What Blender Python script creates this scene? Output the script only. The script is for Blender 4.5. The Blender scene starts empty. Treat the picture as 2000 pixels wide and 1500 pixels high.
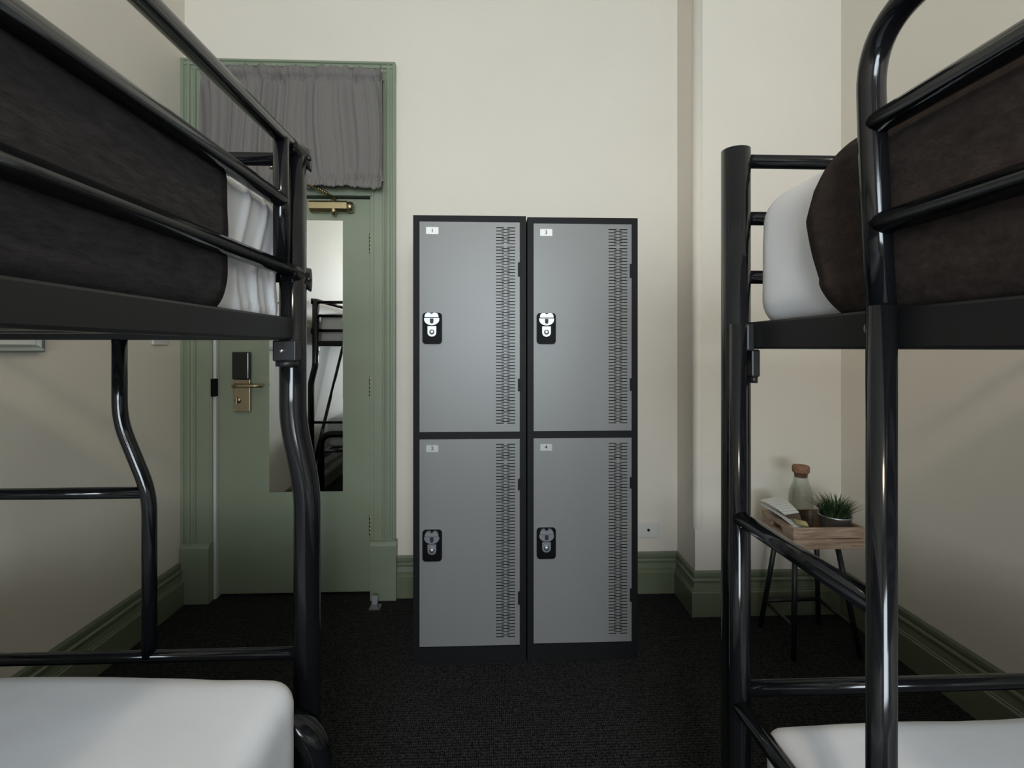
import bpy, bmesh, math, random
from mathutils import Vector, Matrix, noise

random.seed(7)
S = bpy.context.scene
COL = S.collection
R = math.radians

# ---------------------------------------------------------------- camera, light, exposure
cam_d = bpy.data.cameras.new('camera')
cam = bpy.data.objects.new('camera', cam_d)
COL.objects.link(cam)
cam.location = (0, 0, 1.257)
cam.rotation_euler = (R(90), 0, R(-2.1))
cam_d.sensor_width = 36
cam_d.lens = 16.884
cam_d.shift_y = -0.035
cam_d.clip_start = 0.03
S.camera = cam

W = bpy.data.worlds.new('world')
S.world = W
W.use_nodes = True
W.node_tree.nodes['Background'].inputs[0].default_value = (0.55, 0.68, 0.9, 1)
W.node_tree.nodes['Background'].inputs[1].default_value = 0.6

S.view_settings.view_transform = 'Standard'
S.view_settings.look = 'None'
S.view_settings.gamma = 1
S.view_settings.exposure = 0.0
try:
    S.cycles.max_bounces = 10
    S.cycles.diffuse_bounces = 6
    S.cycles.use_denoising = True
    S.cycles.sample_clamp_indirect = 6
except Exception:
    pass

FRONT = -2.3          # the wall behind the camera, with the window
CEIL = 3.45
WINS = ((-0.80, 0.78),)
WZ = (0.85, 2.45)


def area(name, loc, rot, sx, sy, power, col):
    l = bpy.data.lights.new(name, 'AREA')
    l.shape = 'RECTANGLE'
    l.size, l.size_y = sx, sy
    l.energy = power
    l.color = col
    o = bpy.data.objects.new(name, l)
    o.location, o.rotation_euler = loc, rot
    COL.objects.link(o)
    return o


# daylight falling in through the window behind the camera
for wa, wb in WINS:
    area('window_daylight', ((wa + wb) / 2, FRONT - 0.13, 1.65), (R(90), 0, 0), wb - wa - .04, 1.56, 100 * (wb - wa), (0.83, 0.90, 1.0))

# ---------------------------------------------------------------- materials


def mat(name, col, rough=0.5, metal=0.0, bump=None, var=None, spec=0.5, coat=0.0, sheen=0.0):
    """bump = (scale, strength, distance); var = (scale, amount): soft colour variation of the thing itself."""
    m = bpy.data.materials.new(name)
    m.use_nodes = True
    nt = m.node_tree
    b = nt.nodes['Principled BSDF']
    b.inputs['Base Color'].default_value = (*col, 1)
    b.inputs['Roughness'].default_value = rough
    b.inputs['Metallic'].default_value = metal
    b.inputs['Specular IOR Level'].default_value = spec
    b.inputs['Coat Weight'].default_value = coat
    b.inputs['Sheen Weight'].default_value = sheen
    tc = nt.nodes.new('ShaderNodeTexCoord')
    if var:
        n = nt.nodes.new('ShaderNodeTexNoise')
        n.inputs['Scale'].default_value = var[0]
        n.inputs['Detail'].default_value = 5
        nt.links.new(tc.outputs['Object'], n.inputs['Vector'])
        r = nt.nodes.new('ShaderNodeValToRGB')
        lo = [c * (1 - var[1]) for c in col]
        hi = [min(1, c * (1 + var[1])) for c in col]
        r.color_ramp.elements[0].position = 0.3
        r.color_ramp.elements[1].position = 0.7
        r.color_ramp.elements[0].color = (*lo, 1)
        r.color_ramp.elements[1].color = (*hi, 1)
        nt.links.new(n.outputs[0], r.inputs[0])
        nt.links.new(r.outputs[0], b.inputs['Base Color'])
    if bump:
        n = nt.nodes.new('ShaderNodeTexNoise')
        n.inputs['Scale'].default_value = bump[0]
        n.inputs['Detail'].default_value = 6
        nt.links.new(tc.outputs['Object'], n.inputs['Vector'])
        bn = nt.nodes.new('ShaderNodeBump')
        bn.inputs['Strength'].default_value = bump[1]
        bn.inputs['Distance'].default_value = bump[2]
        nt.links.new(n.outputs[0], bn.inputs['Height'])
        nt.links.new(bn.outputs[0], b.inputs['Normal'])
    return m


def srgb(r, g, b):
    f = lambda c: c / 12.92 if c <= 0.04045 else ((c + 0.055) / 1.055) ** 2.4
    return tuple(f(c / 255) for c in (r, g, b))


M = {}
M['wall'] = mat('cream_plaster', (0.73, 0.672, 0.585), 0.6, bump=(9, 0.12, 0.02), var=(2.2, 0.02))
M['ceiling'] = mat('ceiling_plaster', (0.62, 0.60, 0.54), 0.8)
M['green'] = mat('sage_green_gloss_paint', (0.228, 0.262, 0.188), 0.36, bump=(30, 0.05, 0.004), var=(5, 0.03))
M['skirt'] = mat('olive_green_gloss_paint', (0.150, 0.168, 0.108), 0.36, bump=(30, 0.05, 0.004), var=(5, 0.04))
M['jamb'] = mat('pale_primer', (0.55, 0.56, 0.52), 0.6)
M['black'] = mat('black_powder_coat', (0.0050, 0.0055, 0.0065), 0.11, bump=(160, 0.015, 0.001), spec=0.42)
M['rail'] = mat('black_satin_steel', (0.010, 0.0105, 0.011), 0.38, bump=(160, 0.04, 0.001), spec=0.35)
M['locker_body'] = mat('charcoal_locker_enamel', (0.008, 0.0085, 0.0092), 0.55, bump=(200, 0.03, 0.001), spec=0.15)
M['locker_in'] = mat('locker_inside', (0.03, 0.028, 0.025), 0.7)
M['silver'] = mat('silver_grey_enamel', (0.178, 0.179, 0.174), 0.42, 0.0, bump=(2.5, 0.08, 0.02), spec=0.6)
M['chrome'] = mat('satin_chrome', (0.36, 0.37, 0.38), 0.42, 1.0)
M['steel'] = mat('brushed_steel', (0.55, 0.55, 0.54), 0.32, 1.0)
M['lockblack'] = mat('black_lock_plastic', (0.004, 0.004, 0.005), 0.5, spec=0.08)
M['brass'] = mat('antique_brass', (0.40, 0.33, 0.19), 0.32, 1.0, bump=(60, 0.05, 0.002))
M['bronze'] = mat('satin_bronze', (0.40, 0.33, 0.22), 0.38, 1.0)
M['reader'] = mat('black_glass_reader', (0.006, 0.006, 0.007), 0.12)
M['sticker'] = mat('white_sticker', (0.80, 0.80, 0.78), 0.5)
M['stickergrey'] = mat('clear_grey_sticker', (0.42, 0.43, 0.44), 0.45)
M['ink'] = mat('black_ink', (0.02, 0.02, 0.02), 0.6)
M['plastic'] = mat('white_plastic', (0.66, 0.65, 0.61), 0.4)
M['hole'] = mat('dark_socket', (0.01, 0.01, 0.01), 0.6)
M['sheet'] = mat('white_cotton_sheet', (0.72, 0.73, 0.76), 0.85, bump=(7, 0.12, 0.02))
M['zinc'] = mat('zinc_pot', (0.42, 0.43, 0.43), 0.42, 1.0, var=(18, 0.15))
M['soil'] = mat('dark_soil', (0.02, 0.015, 0.01), 0.9)
M['grass'] = mat('green_grass_blades', (0.035, 0.075, 0.022), 0.55, var=(30, 0.4))
M['cork'] = mat('cork', (0.24, 0.12, 0.07), 0.85, bump=(150, 0.4, 0.002), var=(90, 0.3))
M['stool'] = mat('black_stool_metal', (0.010, 0.010, 0.011), 0.45)
M['leaf_brown'] = mat('brown_card', (0.12, 0.07, 0.055), 0.5)
M['leaf_yellow'] = mat('yellow_card', (0.42, 0.34, 0.16), 0.5, var=(25, 0.5))
M['silverframe'] = mat('brushed_silver_frame', (0.42, 0.45, 0.44), 0.35, 0.9)
M['mount'] = mat('white_picture_mount', (0.74, 0.74, 0.72), 0.6)
M['lamp'] = mat('frosted_lamp_glass', (0.9, 0.88, 0.82), 0.4)


def nodes_of(m):
    nt = m.node_tree
    return nt, nt.nodes['Principled BSDF'], nt.nodes.new('ShaderNodeTexCoord')


def fabric(name, col, rough, scale, strength, dist, stretch=(1, 1, 1), var=0.25):
    m = mat(name, col, rough, sheen=0.03, spec=0.1)
    nt, b, tc = nodes_of(m)
    mp = nt.nodes.new('ShaderNodeMapping')
    mp.inputs['Scale'].default_value = stretch
    nt.links.new(tc.outputs['Object'], mp.inputs[0])
    n = nt.nodes.new('ShaderNodeTexNoise')
    n.inputs['Scale'].default_value = scale
    n.inputs['Detail'].default_value = 8
    n.inputs['Roughness'].default_value = 0.7
    nt.links.new(mp.outputs[0], n.inputs['Vector'])
    r = nt.nodes.new('ShaderNodeValToRGB')
    r.color_ramp.elements[0].position = 0.32
    r.color_ramp.elements[1].position = 0.72
    r.color_ramp.elements[0].color = (*[c * (1 - var) for c in col], 1)
    r.color_ramp.elements[1].color = (*[c * (1 + var) for c in col], 1)
    nt.links.new(n.outputs[0], r.inputs[0])
    nt.links.new(r.outputs[0], b.inputs['Base Color'])
    bn = nt.nodes.new('ShaderNodeBump')
    bn.inputs['Strength'].default_value = strength
    bn.inputs['Distance'].default_value = dist
    nt.links.new(n.outputs[0], bn.inputs['Height'])
    nt.links.new(bn.outputs[0], b.inputs['Normal'])
    return m


M['fleece_l'] = fabric('charcoal_fleece', (0.030, 0.027, 0.028), 0.95, 60, 1.0, 0.006, (1, 0.5, 1.6), 0.5)
M['fleece_r'] = fabric('brown_fleece', (0.040, 0.029, 0.025), 0.95, 60, 0.7, 0.005, (1, 0.7, 1.4), 0.4)
M['curtain'] = fabric('grey_curtain_cloth', (0.185, 0.170, 0.160), 0.85, 320, 0.15, 0.001, (1, 1, 0.6), 0.12)


def carpet():
    m = mat('charcoal_loop_carpet', (0.02, 0.02, 0.02), 0.95, spec=0.1)
    nt, b, tc = nodes_of(m)
    mp = nt.nodes.new('ShaderNodeMapping')
    mp.inputs['Scale'].default_value = (1.0, .62, 1.0)
    nt.links.new(tc.outputs['Object'], mp.inputs[0])
    v = nt.nodes.new('ShaderNodeTexVoronoi')
    v.inputs['Scale'].default_value = 150
    v.inputs['Randomness'].default_value = 0.35
    nt.links.new(mp.outputs[0], v.inputs['Vector'])
    r = nt.nodes.new('ShaderNodeValToRGB')
    r.color_ramp.elements[0].position = 0.05
    r.color_ramp.elements[0].color = (0.075, 0.075, 0.073, 1)
    r.color_ramp.elements[1].position = 0.62
    r.color_ramp.elements[1].color = (0.007, 0.007, 0.007, 1)
    nt.links.new(v.outputs['Distance'], r.inputs[0])
    n = nt.nodes.new('ShaderNodeTexNoise')
    n.inputs['Scale'].default_value = 60
    n.inputs['Detail'].default_value = 4
    nt.links.new(tc.outputs['Object'], n.inputs['Vector'])
    mx = nt.nodes.new('ShaderNodeMix')
    mx.data_type = 'RGBA'
    mx.blend_type = 'MULTIPLY'
    mx.inputs[0].default_value = 0.7
    nt.links.new(r.outputs[0], mx.inputs[6])
    nt.links.new(n.outputs[0], mx.inputs[7])
    nt.links.new(mx.outputs[2], b.inputs['Base Color'])
    bn = nt.nodes.new('ShaderNodeBump')
    bn.inputs['Strength'].default_value = 0.8
    bn.inputs['Distance'].default_value = 0.004
    bn.invert = True
    nt.links.new(v.outputs['Distance'], bn.inputs['Height'])
    nt.links.new(bn.outputs[0], b.inputs['Normal'])
    return m


M['carpet'] = carpet()


def wood():
    m = mat('pale_pine', (0.42, 0.28, 0.18), 0.6)
    nt, b, tc = nodes_of(m)
    mp = nt.nodes.new('ShaderNodeMapping')
    mp.inputs['Scale'].default_value = (3, 6, 40)
    nt.links.new(tc.outputs['Object'], mp.inputs[0])
    n = nt.nodes.new('ShaderNodeTexNoise')
    n.inputs['Scale'].default_value = 3.2
    n.inputs['Detail'].default_value = 7
    n.inputs['Distortion'].default_value = 0.8
    nt.links.new(mp.outputs[0], n.inputs['Vector'])
    r = nt.nodes.new('ShaderNodeValToRGB')
    r.color_ramp.elements[0].position = 0.35
    r.color_ramp.elements[0].color = (0.25, 0.155, 0.098, 1)
    r.color_ramp.elements[1].position = 0.62
    r.color_ramp.elements[1].color = (0.45, 0.32, 0.225, 1)
    nt.links.new(n.outputs[0], r.inputs[0])
    nt.links.new(r.outputs[0], b.inputs['Base Color'])
    return m


M['pine'] = wood()


def glassy(name, col, mixfac, rough=0.03):
    """thin clear glass: mostly see-through with a fresnel shine"""
    m = bpy.data.materials.new(name)
    m.use_nodes = True
    nt = m.node_tree
    nt.nodes.remove(nt.nodes['Principled BSDF'])
    out = nt.nodes['Material Output']
    t = nt.nodes.new('ShaderNodeBsdfTransparent')
    t.inputs[0].default_value = (*col, 1)
    g = nt.nodes.new('ShaderNodeBsdfGlossy')
    g.inputs['Roughness'].default_value = rough
    f = nt.nodes.new('ShaderNodeLayerWeight')
    f.inputs['Blend'].default_value = mixfac
    mx = nt.nodes.new('ShaderNodeMixShader')
    ml = nt.nodes.new('ShaderNodeMath')
    ml.operation = 'MULTIPLY'
    ml.inputs[1].default_value = 0.22
    nt.links.new(f.outputs['Facing'], ml.inputs[0])
    nt.links.new(ml.outputs[0], mx.inputs[0])
    nt.links.new(t.outputs[0], mx.inputs[1])
    nt.links.new(g.outputs[0], mx.inputs[2])
    nt.links.new(mx.outputs[0], out.inputs[0])
    return m


M['glass'] = glassy('clear_carafe_glass', (0.93, 0.95, 0.94), 0.35)
M['pane'] = glassy('window_pane_glass', (0.96, 0.98, 0.97), 0.15)
M['mirror'] = mat('mirror_silvering', (0.86, 0.88, 0.87), 0.005, 1.0)
M['transom'] = mat('dark_transom_glass', (0.03, 0.035, 0.035), 0.1)


def paper():
    m = mat('printed_white_paper', (0.62, 0.61, 0.57), 0.6)
    nt, b, tc = nodes_of(m)
    w = nt.nodes.new('ShaderNodeTexWave')
    w.bands_direction = 'Y'
    w.inputs['Scale'].default_value = 22
    w.inputs['Distortion'].default_value = 1.5
    w.inputs['Detail'].default_value = 3
    nt.links.new(tc.outputs['Object'], w.inputs['Vector'])
    r = nt.nodes.new('ShaderNodeValToRGB')
    r.color_ramp.elements[0].position = 0.02
    r.color_ramp.elements[0].color = (0.40, 0.40, 0.38, 1)
    r.color_ramp.elements[1].position = 0.25
    r.color_ramp.elements[1].color = (0.64, 0.63, 0.59, 1)
    nt.links.new(w.outputs['Fac'], r.inputs[0])
    nt.links.new(r.outputs[0], b.inputs['Base Color'])
    return m


M['paper'] = paper()

# ---------------------------------------------------------------- mesh helpers


def box(bm, lo, hi, bevel=0.0, seg=2):
    lo, hi = Vector(lo), Vector(hi)
    b2 = bmesh.new()
    bmesh.ops.create_cube(b2, size=1)
    c, s = (lo + hi) / 2, hi - lo
    for v in b2.verts:
        v.co = Vector((v.co.x * s.x, v.co.y * s.y, v.co.z * s.z)) + c
    if bevel:
        bmesh.ops.bevel(b2, geom=b2.edges[:], offset=bevel, segments=seg, affect='EDGES', profile=0.5)
    merge(bm, b2)
    return bm


def merge(bm, b2, mtx=None):
    if mtx is not None:
        bmesh.ops.transform(b2, matrix=mtx, verts=b2.verts[:])
    vm = {v: bm.verts.new(v.co) for v in b2.verts}
    for f in b2.faces:
        nf = bm.faces.new([vm[v] for v in f.verts])
        nf.smooth = f.smooth
    b2.free()


def bend(pts, r, n=6):
    """round the inner corners of a polyline"""
    pts = [Vector(p) for p in pts]
    out = [pts[0]]
    for i in range(1, len(pts) - 1):
        a, b, c = pts[i - 1], pts[i], pts[i + 1]
        d1, d2 = (a - b), (c - b)
        rr = min(r, d1.length * 0.49, d2.length * 0.49)
        p, q = b + d1.normalized() * rr, b + d2.normalized() * rr
        for k in range(n + 1):
            t = k / n
            out.append(p * (1 - t) ** 2 + b * 2 * t * (1 - t) + q * t * t)
    out.append(pts[-1])
    return out


def tube(bm, pts, r, seg=18, cap=True):
    pts = [Vector(p) for p in pts]
    n = len(pts)
    rr = r if isinstance(r, (list, tuple)) else [r] * n
    tang = []
    for i in range(n):
        t = (pts[min(i + 1, n - 1)] - pts[max(i - 1, 0)]).normalized()
        tang.append(t)
    up = Vector((0, 0, 1)) if abs(tang[0].z) < 0.9 else Vector((1, 0, 0))
    u = (up - tang[0] * up.dot(tang[0])).normalized()
    rings = []
    for i in range(n):
        u = (u - tang[i] * u.dot(tang[i])).normalized()
        w = tang[i].cross(u)
        rings.append([bm.verts.new(pts[i] + (u * math.cos(2 * math.pi * k / seg) + w * math.sin(2 * math.pi * k / seg)) * rr[i]) for k in range(seg)])
    for i in range(n - 1):
        for k in range(seg):
            f = bm.faces.new((rings[i][k], rings[i][(k + 1) % seg], rings[i + 1][(k + 1) % seg], rings[i + 1][k]))
            f.smooth = True
    if cap:
        bm.faces.new(rings[0][::-1])
        bm.faces.new(rings[-1])
    return bm


def lathe(bm, prof, c, seg=32, axis='Z'):
    rings = []
    for r, h in prof:
        ring = []
        for k in range(seg):
            a = 2 * math.pi * k / seg
            p = Vector((r * math.cos(a), r * math.sin(a), h))
            if axis == 'Y':
                p = Vector((p.x, -p.z, p.y))
            elif axis == 'X':
                p = Vector((p.z, p.x, p.y))
            ring.append(bm.verts.new(p + Vector(c)))
        rings.append(ring)
    for i in range(len(rings) - 1):
        for k in range(seg):
            f = bm.faces.new((rings[i][k], rings[i][(k + 1) % seg], rings[i + 1][(k + 1) % seg], rings[i + 1][k]))
            f.smooth = True
    bm.faces.new(rings[0][::-1])
    bm.faces.new(rings[-1])
    return bm


def prism(bm, poly, d0, d1, plane='XZ', smooth=False):
    """extrude a 2-D polygon; XZ: along y, XY: along z, YZ: along x"""
    def P(a, b, d):
        return {'XZ': (a, d, b), 'XY': (a, b, d), 'YZ': (d, a, b)}[plane]
    A = [bm.verts.new(P(a, b, d0)) for a, b in poly]
    B = [bm.verts.new(P(a, b, d1)) for a, b in poly]
    n = len(poly)
    bm.faces.new(A[::-1])
    bm.faces.new(B)
    for i in range(n):
        f = bm.faces.new((A[i], A[(i + 1) % n], B[(i + 1) % n], B[i]))
        f.smooth = smooth
    return bm


def sweep_profile(bm, path, prof, side=1, z0=0.0):
    """run a moulding profile [(out, z)] along a plan polyline with mitred corners; out is to the right of travel * side"""
    path = [Vector((p[0], p[1])) for p in path]
    n = len(path)
    rows = []
    for i in range(n):
        ds = []
        if i > 0:
            ds.append((path[i] - path[i - 1]).normalized())
        if i < n - 1:
            ds.append((path[i + 1] - path[i]).normalized())
        nr = [Vector((d.y, -d.x)) * side for d in ds]
        if len(nr) == 2:
            m = (nr[0] + nr[1]).normalized()
            m = m / max(0.2, m.dot(nr[0]))
        else:
            m = nr[0]
        rows.append([bm.verts.new((path[i].x + m.x * o, path[i].y + m.y * o, z0 + z)) for o, z in prof])
    k = len(prof)
    for i in range(n - 1):
        for j in range(k):
            bm.faces.new((rows[i][j], rows[i][(j + 1) % k], rows[i + 1][(j + 1) % k], rows[i + 1][j]))
    bm.faces.new(rows[0][::-1])
    bm.faces.new(rows[-1])
    return bm


def rbox(bm, lo, hi, r, n=(24, 40, 12), wr=0.0, ws=5.0, seed=0, pillow=0.0, fold=None):
    """soft rounded block: a mattress. wr = wrinkle depth, pillow = crown of the top"""
    lo, hi = Vector(lo), Vector(hi)
    b2 = bmesh.new()
    grid = {}

    def V(i, j, k):
        key = (i, j, k)
        if key not in grid:
            # denser towards the ends
            e = lambda t: 0.5 - 0.5 * math.cos(math.pi * t) if True else t
            p = Vector((lo.x + (hi.x - lo.x) * e(i / n[0]), lo.y + (hi.y - lo.y) * e(j / n[1]), lo.z + (hi.z - lo.z) * e(k / n[2])))
            q = Vector((min(max(p.x, lo.x + r), hi.x - r), min(max(p.y, lo.y + r), hi.y - r), min(max(p.z, lo.z + r), hi.z - r)))
            d = p - q
            if d.length > 1e-9:
                # map cube shell to rounded shell
                m = max(abs(d.x), abs(d.y), abs(d.z))
                d = d.normalized() * m
            p = q + d
            nn = d.normalized() if d.length > 1e-9 else Vector((0, 0, 1))
            if pillow:
                u = (p.x - lo.x) / (hi.x - lo.x) * 2 - 1
                v = (p.y - lo.y) / (hi.y - lo.y) * 2 - 1
                w = (p.z - lo.z) / (hi.z - lo.z)
                p.z += pillow * (1 - u * u) * (1 - .35 * v ** 4) * max(0, w)
            if wr:
                s = noise.fractal(Vector((p.x * ws, p.y * ws, p.z * ws * 0.8 + seed)), 0.8, 2.0, 3)
                p += nn * wr * s
            if fold:
                p += nn * fold(p)
            grid[key] = b2.verts.new(p)
        return grid[key]
    for i in range(n[0]):
        for j in range(n[1]):
            b2.faces.new((V(i, j, 0), V(i, j + 1, 0), V(i + 1, j + 1, 0), V(i + 1, j, 0)))
            b2.faces.new((V(i, j, n[2]), V(i + 1, j, n[2]), V(i + 1, j + 1, n[2]), V(i, j + 1, n[2])))
    for i in range(n[0]):
        for k in range(n[2]):
            b2.faces.new((V(i, 0, k), V(i + 1, 0, k), V(i + 1, 0, k + 1), V(i, 0, k + 1)))
            b2.faces.new((V(i, n[1], k), V(i, n[1], k + 1), V(i + 1, n[1], k + 1), V(i + 1, n[1], k)))
    for j in range(n[1]):
        for k in range(n[2]):
            b2.faces.new((V(0, j, k), V(0, j, k + 1), V(0, j + 1, k + 1), V(0, j + 1, k)))
            b2.faces.new((V(n[0], j, k), V(n[0], j + 1, k), V(n[0], j + 1, k + 1), V(n[0], j, k + 1)))
    for f in b2.faces:
        f.smooth = True
    merge(bm, b2)
    return bm


def N():
    return bmesh.new()


def root_of(o):
    while o.parent:
        o = o.parent
    return o


def obj(name, bm, m, parent=None, label=None, smooth_angle=None):
    me = bpy.data.meshes.new(name)
    if parent is not None:
        off = root_of(parent).location
        bmesh.ops.translate(bm, vec=-off, verts=bm.verts[:])
    bmesh.ops.recalc_face_normals(bm, faces=bm.faces[:])
    bm.to_mesh(me)
    bm.free()
    me.materials.append(M[m] if isinstance(m, str) else m)
    o = bpy.data.objects.new(name, me)
    COL.objects.link(o)
    if parent is not None:
        o.parent = parent
    if label:
        o['label'] = label
    return o


def thing(name, label, cat, loc=(0, 0, 0), group=None):
    o = bpy.data.objects.new(name, None)
    o.empty_display_size = 0.1
    COL.objects.link(o)
    o.location = loc
    o['label'], o['category'] = label, cat
    if group:
        o['group'] = group
    return o


def tag(o, label, cat, group=None):
    o['label'], o['category'] = label, cat
    if group:
        o['group'] = group
    return o


def struct(name, bm, m, label=None, cat=None):
    o = obj(name, bm, m)
    o['kind'] = 'structure'
    if label:
        o['label'], o['category'] = label, cat
    return o


def letters(name, text, size, loc, m, parent, weight=0.0):
    cu = bpy.data.curves.new(name, 'FONT')
    cu.body = text
    cu.size = size
    cu.align_x, cu.align_y = 'CENTER', 'CENTER'
    cu.extrude = 0.0004
    cu.offset = weight
    t = bpy.data.objects.new('tmp_text', cu)
    COL.objects.link(t)
    dg = bpy.context.evaluated_depsgraph_get()
    me = bpy.data.meshes.new_from_object(t.evaluated_get(dg))
    bpy.data.objects.remove(t)
    me.name = name
    me.materials.clear()
    me.materials.append(M[m])
    off = root_of(parent).location
    me.transform(Matrix.Translation(Vector(loc) - off) @ Matrix.Rotation(R(90), 4, 'X'))
    o = bpy.data.objects.new(name, me)
    COL.objects.link(o)
    o.parent = parent
    return o


# ---------------------------------------------------------------- the room
XL, XR = -1.545, 1.655           # side walls
YB = 2.455                       # wall with the door
XC, YC = 0.947, 2.235            # corner of the projecting wall on the right
DX0, DX1, DZ = -1.405, -0.616, 2.60   # door opening

struct('floor', box(N(), (XL - .1, FRONT - .1, -0.1), (XR + .1, YB + .2, 0)), 'carpet', 'charcoal loop pile carpet covering the floor', 'carpet')
struct('ceiling', box(N(), (XL - .1, FRONT - .1, CEIL), (XR + .1, YB + .2, CEIL + .1)), 'ceiling')
struct('wall_left', box(N(), (XL - .1, FRONT - .1, 0), (XL, YB + .2, CEIL)), 'wall')
struct('wall_right', box(N(), (XR, FRONT - .1, 0), (XR + .1, YB + .2, CEIL)), 'wall')
bm = N()
box(bm, (XL, YB, 0), (DX0, YB + .2, CEIL))
box(bm, (DX1, YB, 0), (XR, YB + .2, CEIL))
box(bm, (DX0, YB, DZ), (DX1, YB + .2, CEIL))
box(bm, (DX0 - .05, YB + .15, 0), (DX1 + .05, YB + .2, DZ))
struct('wall_back', bm, 'wall')
# the wall that steps forward on the right, its corner cut back above 0.42 m for the round bead
bm = N()
prism(bm, [(XC, YC), (XR, YC), (XR, YB), (XC, YB)], 0, 0.40, 'XY')
c = 0.026
prism(bm, [(XC + c, YC + c), (XC + c, YC), (XR, YC), (XR, YB), (XC, YB), (XC, YC + c)], 0.40, CEIL, 'XY')
struct('wall_back_right', bm, 'wall')
bm = N()
rb = 0.0265
tube(bm, [(XC + rb - .003, YC + rb - .003, z) for z in (0.345, 0.36, 0.38, 0.40, 0.42, CEIL)], [0.002, 0.012, 0.02, 0.0245, rb, rb], 28)
struct('trim_1', bm, 'wall', 'round plaster bead running up the projecting wall corner', 'corner bead')
# wall behind the camera, with its window
wz0, wz1 = WZ
bm = N()
xs_ = [XL] + [v for w in WINS for v in w] + [XR]
for k in range(0, len(xs_), 2):
    box(bm, (xs_[k], FRONT - .1, wz0), (xs_[k + 1], FRONT, wz1))
box(bm, (XL, FRONT - .1, 0), (XR, FRONT, wz0))
box(bm, (XL, FRONT - .1, wz1), (XR, FRONT, CEIL))
struct('wall_front', bm, 'wall')
for k, (wx0, wx1) in enumerate(WINS):
    win = struct('window_%d' % (k + 1), box(N(), (wx0 - .06, FRONT, wz0 - .05), (wx1 + .06, FRONT + .05, wz0)), 'green')
    bm = N()
    box(bm, (wx0, FRONT - .07, wz0), (wx0 + .04, FRONT - .03, wz1))
    box(bm, (wx1 - .04, FRONT - .07, wz0), (wx1, FRONT - .03, wz1))
    box(bm, (wx0, FRONT - .07, wz1 - .04), (wx1, FRONT - .03, wz1))
    box(bm, (wx0, FRONT - .07, wz0), (wx1, FRONT - .03, wz0 + .04))
    obj('window_frame', bm, 'green', win)
    obj('pane', box(N(), (wx0 + .03, FRONT - .052, wz0 + .03), (wx1 - .03, FRONT - .048, wz1 - .03)), 'pane', win)

SK = [(0, 0.207), (.005, .207), (.010, .198), (.011, .183), (.006, .181), (.005, .176), (.013, .174), (.018, .168), (.018, .161),
      (.013, .155), (.008, .153), (.011, .142), (.015, .128), (.015, .124), (.020, .121), (.020, .116), (.024, .113), (.025, .108), (.025, 0), (0, 0)]
bm = N()
sweep_profile(bm, [(XL, FRONT), (XL, YB - .035)], SK)
struct('baseboard_left', bm, 'skirt')
bm = N()
sweep_profile(bm, [(-0.492, YB), (XC, YB), (XC, YC), (XR, YC)], SK)
struct('baseboard_back', bm, 'skirt')
bm = N()
sweep_profile(bm, [(XR, YC - .026), (XR, FRONT)], SK)
struct('baseboard_right', bm, 'skirt')

# ---- door frame: moulded architrave on plinth blocks, transom bar, stops
frame = struct('trim_2', N(), 'green', 'sage green moulded door frame on plinth blocks', 'door frame')
# profile across the width (0 = outer edge .. w = opening edge), second value = proud of the wall
def arch_prof(w):
    return [(0, 0), (0, .034), (.012, .034), (.016, .026), (.022, .026), (.028, .031), (.040, .031), (.044, .022), (.052, .020),
            (.058, .025), (.064, .025), (.068, .016), (w - .012, .016), (w - .008, .012), (w, .012), (w, 0)]
def arch_side(x_out, x_in, z0, z1):
    w = abs(x_in - x_out)
    sgn = 1 if x_in > x_out else -1
    return prism(N(), [(x_out + sgn * a, YB - d) for a, d in arch_prof(w)], z0, z1, 'XY')
obj('architrave', arch_side(XL + .001, DX0, .285, 2.687), 'green', frame)
obj('architrave', arch_side(-0.497, DX1, .285, 2.687), 'green', frame)
obj('architrave', prism(N(), [(YB - d - .0006, 2.6875 - a * .75) for a, d in arch_prof(.119)], XL + .002, -0.4965, 'YZ'), 'green', frame)
for a, b in ((XL + .001, DX0 + .002), (DX1 - .002, -0.490)):
    bm = N()
    prism(bm, [(YB, 0), (YB - .044, 0), (YB - .044, .272), (YB - .038, .283), (YB - .036, .292), (YB, .292)], a, b, 'YZ')
    obj('plinth_block', bm, 'green', frame)
# head of the door and the fixed panel above it
obj('transom_bar', box(N(), (DX0, YB - .006, 2.027), (DX1, YB + .06, 2.10), .004), 'green', frame)
bm = N()
box(bm, (DX0, YB + .004, 0), (DX0 + .012, YB + .15, DZ))
obj('jamb', bm, 'jamb', frame, 'pale unpainted jamb edge on the lock side')
obj('jamb', box(N(), (DX1 - .013, YB + .004, 0), (DX1, YB + .15, DZ)), 'green', frame)
obj('transom_frame', box(N(), (DX0 + .012, YB + .02, 2.10), (DX1, YB + .05, DZ)), 'transom', frame)
obj('strike_plate', box(N(), (DX0 - .006, YB - .014, 1.015), (DX0 + .013, YB + .02, 1.105), .002), 'lockblack', frame)

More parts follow.
